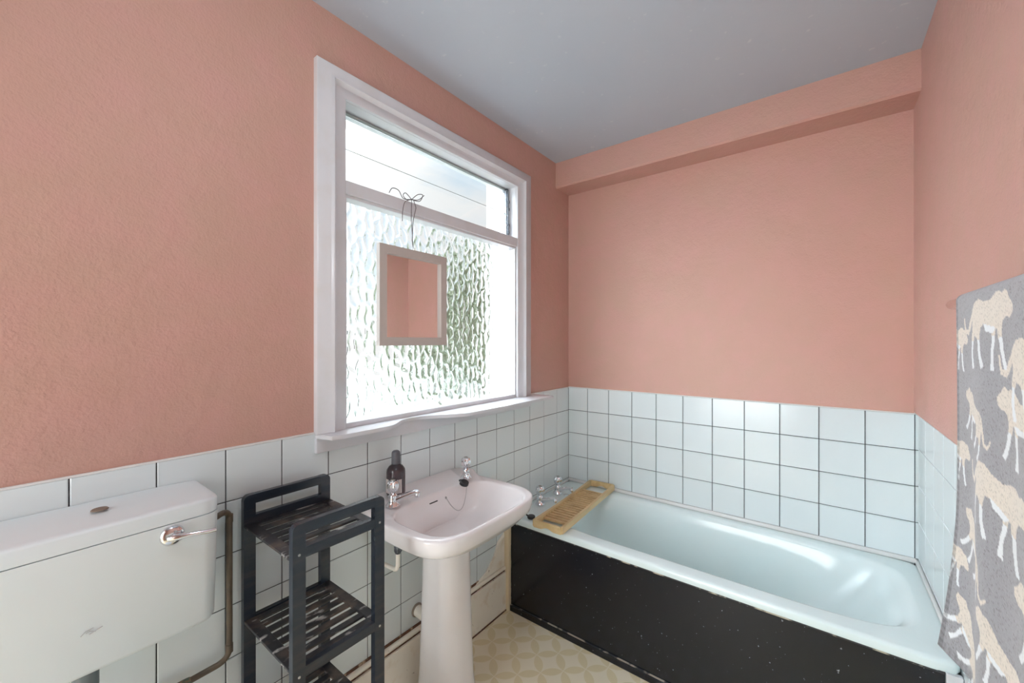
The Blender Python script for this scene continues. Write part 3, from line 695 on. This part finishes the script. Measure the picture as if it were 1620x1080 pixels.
bm = bmesh.new(); lathe(bm, [(0.015, 0), (0.013, 0.002), (0, 0.0025)], 20, Matrix.Translation((0.095, 0.148, 1.0703))); build('lid_mark', bm, mat('brown_cap', srgb(128, 112, 98), 0.6), ci, 40)
lv = bmesh.new(); lathe(lv, [(0.023, 0), (0.0225, 0.004), (0.018, 0.009), (0.009, 0.012), (0, 0.013)], 32, Matrix.Translation((0.1925, 0.252, 1.003)) @ Matrix.Rotation(PI/2, 4, 'Y'))
L0 = build('lever', lv, m_chrome, ci, 50)
lv = bmesh.new(); tube(lv, [(0.204, 0.244, 1.001), (0.214, 0.255, 1.003), (0.222, 0.280, 1.003), (0.229, 0.312, 1.000), (0.230, 0.325, 0.9995)], [0.006, 0.0075, 0.0055, 0.005, 0.0045], 12); build('lever_arm', lv, m_chrome, L0, 60)
# faint maker's mark on the tank front
bm = bmesh.new()
tube(bm, [(0.1905, 0.110, 0.853), (0.1910, 0.117, 0.860), (0.1910, 0.128, 0.862)], 0.0007, 6); tube(bm, [(0.1905, 0.122, 0.851), (0.191, 0.132, 0.855), (0.1912, 0.141, 0.858)], 0.0007, 6)
tube(bm, [(0.1908, 0.117, 0.8555), (0.191, 0.123, 0.857), (0.1908, 0.131, 0.853)], 0.0006, 6)
build('raised_mark', bm, mat('grey_mark', srgb(170, 170, 172), 0.5), ci, 60)
# flush pipe and pan
fp = bmesh.new(); tube(fp, [(0.110, 0.125, 0.765), (0.110, 0.125, 0.745), (0.110, 0.125, 0.744), (0.110, 0.125, 0.70)], [0.031, 0.031, 0.021, 0.021], 24)
tube(fp, [(0.110, 0.125, 0.71), (0.110, 0.125, 0.42)]+arc((0.110, 0.125, 0.40), (0.110, 0.125, 0.345), (0.17, 0.125, 0.345), 6)+[(0.22, 0.125, 0.345)], 0.019, 20)
tag(build('flush_pipe', fp, m_flush, None, 45), 'grey plastic flush pipe coming down from under the cistern', 'pipe')
pan = thing('toilet_pan', 'white toilet pan standing below the cistern', 'toilet', (0.42, 0.125, 0))
bm = bmesh.new(); cyp = 0.125
def pr2(cx, hx, hy, z, n=2.4): return sup(cx, cyp, hx, hy, n, z, 64)
loft(bm, [pr2(0.38, 0.17, 0.10, 0.0), pr2(0.38, 0.16, 0.095, 0.03), pr2(0.39, 0.15, 0.09, 0.15), pr2(0.42, 0.19, 0.14, 0.28), pr2(0.44, 0.235, 0.175, 0.38), pr2(0.44, 0.24, 0.18, 0.395), pr2(0.44, 0.235, 0.175, 0.402), pr2(0.45, 0.18, 0.13, 0.398), pr2(0.44, 0.15, 0.11, 0.30), pr2(0.42, 0.08, 0.07, 0.20)])
build('bowl', bm, m_pink, pan, 60)
bm = bmesh.new()
loft(bm, [pr2(0.44, 0.236, 0.176, 0.404), pr2(0.44, 0.242, 0.182, 0.412), pr2(0.44, 0.238, 0.178, 0.424), pr2(0.44, 0.15, 0.12, 0.430)]); build('seat_lid', bm, m_cist, pan, 50)
# brown supply pipe beside the cistern
bp = thing('supply_pipe', 'weathered brown pipe bending down the wall from the cistern side', 'pipe', (0.03, 0.414, 0.53))
bm = bmesh.new(); X_ = 0.030
P = [(X_+0.03, 0.345, 0.958), (X_+0.03, 0.360, 0.962)]+arc((X_+0.028, 0.378, 0.966), (X_, 0.414, 0.972), (X_, 0.414, 0.935), 8)+[(X_, 0.414, 0.60)]+arc((X_, 0.414, 0.570), (X_, 0.412, 0.545), (X_, 0.385, 0.542), 8)+[(X_, 0.31, 0.540)]
tube(bm, P, 0.0078, 14)
for a, b in (((X_, 0.414, 0.93), (X_, 0.414, 0.952)), ((X_, 0.414, 0.562), (X_, 0.414, 0.585))): tube(bm, [a, b], 0.0092, 14)
build('pipe', bm, m_brown, bp, 50)
bm = bmesh.new(); tube(bm, [(X_, 0.325, 0.5405), (X_, 0.315, 0.540), (X_, 0.28, 0.5395), (X_, 0.27, 0.539)], [0.0095, 0.011, 0.011, 0.0095], 8); tube(bm, [(X_, 0.27, 0.539), (X_, -0.25, 0.533)], 0.0078, 12)
build('compression_fitting', bm, m_green, bp, 40)['label'] = 'green tarnished brass fitting'

# ------------------------------------------------------------------ towel rail and towel
RXR, RZR = 1.606, 1.529
rail = thing('towel_rail', 'chrome towel rail curving out from the right pink wall', 'towel rail', (RXR, 1.0, RZR))
bm = bmesh.new()
P = [(RW-0.001, 1.405, RZR)]+arc((RXR+0.03, 1.412, RZR), (RXR, 1.412, RZR), (RXR, 1.385, RZR), 8)+[(RXR, 0.60, RZR)]+arc((RXR, 0.575, RZR), (RXR, 0.548, RZR), (RXR+0.03, 0.548, RZR), 8)+[(RW-0.001, 0.55, RZR)]
tube(bm, P, 0.0108, 18); build('bar', bm, m_chrome, rail, 60)
for y in (1.405, 0.55):
    bm = bmesh.new(); lathe(bm, [(0.024, 0), (0.023, 0.006), (0.011, 0.010)], 28, Matrix.Translation((RW-0.0005, y, RZR)) @ Matrix.Rotation(-PI/2, 4, 'Y'))
    build('wall_rose', bm, m_chrome, rail, 40)

# towel: a draped sheet; print carried as a colour attribute
def inpoly(px, py, poly):
    c = np.zeros(px.shape, bool); n = len(poly)
    for i in range(n):
        x0, y0 = poly[i]; x1, y1 = poly[(i+1) % n]
        if y0 == y1: continue
        c ^= ((y0 > py) != (y1 > py)) & (px < (x1-x0)*(py-y0)/(y1-y0)+x0)
    return c
# walking spotted cat, facing +u, about 1 long
CAT_BODY = [(-0.50, 0.14), (-0.42, 0.22), (-0.30, 0.24), (-0.15, 0.20), (0.02, 0.19), (0.14, 0.24), (0.24, 0.25), (0.31, 0.22), (0.37, 0.24), (0.42, 0.22), (0.49, 0.14), (0.53, 0.10), (0.52, 0.04), (0.45, 0.01), (0.38, 0.02), (0.31, 0.00), (0.26, -0.06), (0.14, -0.06), (-0.02, -0.03), (-0.16, -0.01), (-0.26, -0.04), (-0.40, -0.08), (-0.48, 0.0)]
CAT_TAN_LEGS = [[(0.14, 0.05), (0.28, 0.05), (0.27, -0.16), (0.19, -0.16)], [(0.02, 0.05), (0.16, 0.05), (0.12, -0.13), (0.05, -0.13)], [(-0.48, 0.08), (-0.30, 0.05), (-0.32, -0.13), (-0.42, -0.10), (-0.47, -0.16), (-0.53, -0.15)], [(-0.40, 0.05), (-0.22, 0.02), (-0.26, -0.15), (-0.33, -0.15)]]
CAT_WHITE = [[(0.19, -0.14), (0.27, -0.14), (0.31, -0.32), (0.37, -0.40), (0.30, -0.42), (0.25, -0.34)], [(0.05, -0.12), (0.12, -0.12), (0.07, -0.30), (0.09, -0.42), (0.01, -0.42), (0.02, -0.30)],
             [(-0.53, -0.14), (-0.47, -0.15), (-0.49, -0.30), (-0.44, -0.40), (-0.52, -0.41), (-0.55, -0.30)], [(-0.33, -0.14), (-0.26, -0.14), (-0.22, -0.28), (-0.14, -0.38), (-0.21, -0.41), (-0.29, -0.30)], [(-0.16, 0.0), (0.14, -0.05), (0.08, -0.10), (-0.10, -0.07)]]
CAT_TAIL = [(-0.46, 0.18), (-0.56, 0.08), (-0.64, -0.02), (-0.72, -0.02), (-0.76, 0.10), (-0.79, 0.10), (-0.76, -0.06), (-0.63, -0.08), (-0.54, 0.0), (-0.46, 0.08)]
#      y,     z,    size, mirror(+1 faces smaller y i.e. right in view), rotation deg, squeeze
CATS = [(1.262, 1.440, 0.135, 1, -6), (1.055, 1.475, 0.20, 1, 2), (1.150, 1.300, 0.135, -1, 24), (0.935, 1.315, 0.18, -1, 10), (1.265, 1.205, 0.135, 1, -4), (1.02, 1.170, 0.205, 1, -8),
        (1.165, 1.045, 0.15, -1, 36), (0.885, 1.02, 0.19, -1, 10), (1.268, 0.985, 0.12, 1, -10), (1.035, 0.905, 0.17, -1, 20), (1.195, 0.850, 0.145, -1, 48), (0.86, 1.40, 0.2, 1, 0), (0.80, 1.20, 0.2, 1, 5), (0.86, 0.86, 0.19, 1, 0)]
def towel():
    YL, YRt = 1.272, 0.62; ny = 300
    top = RZR+0.0115; front = 0.772; rad = 0.0138
    ts = []
    for z in np.linspace(0.855, RZR, 150): ts.append(('b', z))
    for a in np.linspace(PI*0.04, PI*0.96, 10): ts.append(('o', a))
    for z in np.linspace(RZR, front, 330): ts.append(('f', z))
    ys = np.linspace(0, 1, ny)
    V = np.zeros((len(ts), ny, 3)); Uc = np.zeros((len(ts), ny, 2)); fr_ = np.zeros((len(ts), ny), bool)
    for i, (k, q) in enumerate(ts):
        y = YL+(YRt-YL)*ys
        if k == 'o':
            x = RXR+rad*math.cos(q); z = RZR+rad*math.sin(q); V[i, :, 0] = x; V[i, :, 2] = z; V[i, :, 1] = y; Uc[i, :, 0] = y; Uc[i, :, 1] = z
            continue
        drop = (RZR-q)/0.76; d2 = drop*drop
        side = -1 if k == 'f' else 1
        fold = 0.004*np.sin(y*38+1.0)*drop+0.007*np.sin(y*21+0.4+drop*0.8)*min(1, drop*1.6)
        if k == 'f':
            w = np.clip(1-(YL-y)/0.22, 0, 1)
            x = RXR-rad-0.004*drop+fold-0.022*w*w*max(0, (drop-0.5)/0.5)**1.8+0.012*drop*(1-w)
            yy = y+0.010*drop*w - 0.02*w*math.sin(drop*PI)*0.6
        else:
            w = np.clip(1-(YL-y)/0.18, 0, 1)
            x = RXR+rad+0.005*drop+0.5*fold-0.012*w*w*max(0, (drop-0.3)/0.7)**1.6
            x = np.minimum(x, RW-0.008)
            yy = y+0.010*w*min(1, drop*2)+0.02*w*max(0, drop-0.6)
        V[i, :, 0] = x; V[i, :, 1] = yy; V[i, :, 2] = q; Uc[i, :, 0] = y; Uc[i, :, 1] = q
        fr_[i, :] = k == 'f'
    # hem sag along the bottom of the front
    flat = V.reshape(-1, 3)
    nz = len(ts); idx = np.arange(nz*ny).reshape(nz, ny)
    q = np.stack([idx[:-1, :-1], idx[:-1, 1:], idx[1:, 1:], idx[1:, :-1]], -1).reshape(-1, 4)
    me = bpy.data.meshes.new('towel'); me.from_pydata(flat.tolist(), [], q.tolist()); me.update()
    for p in me.polygons: p.use_smooth = True
    U = Uc.reshape(-1, 2)
    noise = rng.random(len(U))
    grey = np.array(srgb(146, 145, 149)[:3]); tan = np.array(srgb(224, 214, 200)[:3]); wht = np.array(srgb(232, 236, 238)[:3]); dark = np.array(srgb(112, 106, 106)[:3])
    C = grey[None, :]*(0.92+0.22*noise[:, None]); C[noise > 0.93] = dark
    spots = rng.random(len(U))
    F = fr_.reshape(-1)
    for (cy, cz, sz, sd, rot) in CATS:
        for back in (0, 1):
            mask = F if not back else ~F
            cyy, czz = (cy, cz) if not back else (cy-0.07, cz-0.06)
            u = -(U[:, 0]-cyy)/sz*sd; v = (U[:, 1]-czz)/sz
            r = math.radians(rot); uu = u*math.cos(r)+v*math.sin(r); vv = -u*math.sin(r)+v*math.cos(r)
            near = mask & (np.abs(uu) < 1) & (np.abs(vv) < 0.6)
            if not near.any(): continue
            ii = np.where(near)[0]; a, b = uu[ii], vv[ii]
            a = a+0.004*np.sin(b*45)
            t_ = inpoly(a, b, CAT_BODY) | inpoly(a, b, CAT_TAIL)
            for pl_ in CAT_TAN_LEGS: t_ |= inpoly(a, b, pl_)
            w_ = np.zeros(len(ii), bool)
            for pl_ in CAT_WHITE: w_ |= inpoly(a, b, pl_)
            C[ii[t_]] = tan*(0.94+0.1*noise[ii[t_]][:, None]); sp_ = ii[t_ & (spots[ii] > 0.90)]; C[sp_] = tan*0.66
            C[ii[w_]] = wht*(0.95+0.07*noise[ii[w_]][:, None])
    # woven hem bands: side and bottom
    hem = (U[:, 0] > YL-0.015); C[hem] *= 0.45+0.25*(np.sin(U[hem, 1]*420)[:, None]*0.5+0.5)
    hb = (F & (U[:, 1] < front+0.020)) | (~F & (U[:, 1] < 0.875)); C[hb] *= 0.72+0.22*(np.sin(U[hb, 0]*420)[:, None]*0.5+0.5)
    at = me.color_attributes.new('print', 'FLOAT_COLOR', 'POINT')
    at.data.foreach_set('color', np.concatenate([C, np.ones((len(C), 1))], 1).astype(np.float32).ravel())
    m = bpy.data.materials.new('leopard_print_towelling'); m.use_nodes = True; t = m.node_tree; p = t.nodes['Principled BSDF']
    an = t.nodes.new('ShaderNodeAttribute'); an.attribute_name = 'print'; t.links.new(an.outputs['Color'], p.inputs['Base Color'])
    p.inputs['Roughness'].default_value = 0.95; p.inputs['Sheen Weight'].default_value = 0.3
    g = t.nodes.new('ShaderNodeNewGeometry'); n = t.nodes.new('ShaderNodeTexNoise'); n.inputs['Scale'].default_value = 420; t.links.new(g.outputs['Position'], n.inputs['Vector'])
    b = t.nodes.new('ShaderNodeBump'); b.inputs['Strength'].default_value = 0.5; b.inputs['Distance'].default_value = 0.002; t.links.new(n.outputs['Fac'], b.inputs['Height']); t.links.new(b.outputs[0], p.inputs['Normal'])
    me.materials.append(m)
    o = bpy.data.objects.new('towel', me); COL.objects.link(o)
    md = o.modifiers.new('thickness', 'SOLIDIFY'); md.thickness = 0.0032; md.offset = 0
    tag(o, 'grey bath towel printed with cream leopards, draped over the chrome rail', 'towel')
towel()

# ------------------------------------------------------------------ ceiling fitting added to go with the unseen fill light
cl = thing('added_ceiling_fitting', 'plain ceiling lamp holder added out of view above a fill light', 'lamp', (1.0, 0.30, CEIL))
bm = bmesh.new(); lathe(bm, [(0.045, 0), (0.04, -0.02), (0.012, -0.025), (0.012, -0.06), (0.0, -0.06)], 28, Matrix.Translation((1.0, 0.30, CEIL))); build('ceiling_rose', bm, m_gloss, cl, 40)

# ------------------------------------------------------------------ outside
m_ground = mat('pale_paving', srgb(84, 86, 82), 0.9, vary=(0.8, srgb(58, 70, 52), 0.45, 0.65))
bm = bmesh.new(); box(bm, (-40, -30, -0.5), (-0.26, 50, -0.35)); g_ = build('floor_outside', bm, m_ground); g_['kind'] = 'structure'
# garden wall
bm = bmesh.new(); box(bm, (-9.0, -6, -0.35), (-8.7, 4.2, 1.75)); box(bm, (-9.05, -6, 1.75), (-8.65, 4.2, 1.83), 0.01)
tag(build('garden_wall', bm, mat('pale_render', srgb(90, 91, 89), 0.9)), 'pale rendered garden wall seen through the left part of the patterned pane', 'wall')
m_leaf = mat('green_leaves', srgb(76, 88, 64), 0.6, vary=(5, srgb(108, 118, 92), 0.4, 0.65)); m_bark = mat('bark', srgb(96, 82, 68), 0.9)
m_leaf2 = mat('dark_leaves', srgb(62, 74, 50), 0.6, vary=(5, srgb(88, 102, 74), 0.4, 0.65))
def tree(name, label, cat, base, h, r, n, ml, group=None):
    t = thing(name, label, cat, base, group)
    b = Vector(base); bm = bmesh.new(); tube(bm, [b, b+Vector((0.05, 0, h*0.35)), b+Vector((0.0, 0.08, h*0.75))], [0.11, 0.08, 0.03], 8)
    for k in range(6):
        a = k*1.05; s = b+Vector((0.02, 0.03, h*(0.35+0.06*k))); tube(bm, [s, s+Vector((math.cos(a)*r*0.4, math.sin(a)*r*0.4, 0.35)), s+Vector((math.cos(a)*r*0.7, math.sin(a)*r*0.7, 0.6))], [0.035, 0.02, 0.01], 6)
    build('trunk', bm, m_bark, t, 60)
    V = []; F = []
    for i in range(n):
        d = rng.normal(size=3); d /= np.linalg.norm(d); rr_ = r*(0.45+0.55*rng.random()**0.5)*(1+0.22*math.sin(5*d[0]+3*d[2])+0.15*math.sin(9*d[1]))
        c = np.array([b.x, b.y, b.z+h*0.60])+d*np.array([rr_, rr_, h*0.42*rr_/r])
        u = rng.normal(size=3); u /= np.linalg.norm(u); v = np.cross(u, rng.normal(size=3)); v /= np.linalg.norm(v); s = 0.05+0.05*rng.random()
        k = len(V); V += [(c-u*s).tolist(), (c+v*s*0.45).tolist(), (c+u*s).tolist(), (c-v*s*0.45).tolist()]; F.append((k, k+1, k+2, k+3))
    me = bpy.data.meshes.new('crown'); me.from_pydata(V, [], F); me.materials.append(ml); me.update()
    o = bpy.data.objects.new('crown', me); COL.objects.link(o); o.parent = t; o.matrix_parent_inverse = Matrix.Translation(b).inverted()
tree('tree', 'leafy green tree outside, seen through the right part of the patterned pane', 'tree', (-5.0, 7.4, -0.35), 4.0, 1.35, 9000, m_leaf)
tree('tree', 'darker green tree outside, standing farther off behind the leafy tree', 'tree', (-7.9, 9.5, -0.35), 4.4, 1.7, 8000, m_leaf2)
0 and tree('shrub', 'low pale green shrub outside, below the hanging mirror', 'shrub', (-6.2, 5.4, -0.35), 1.7, 1.0, 4000, m_leaf)
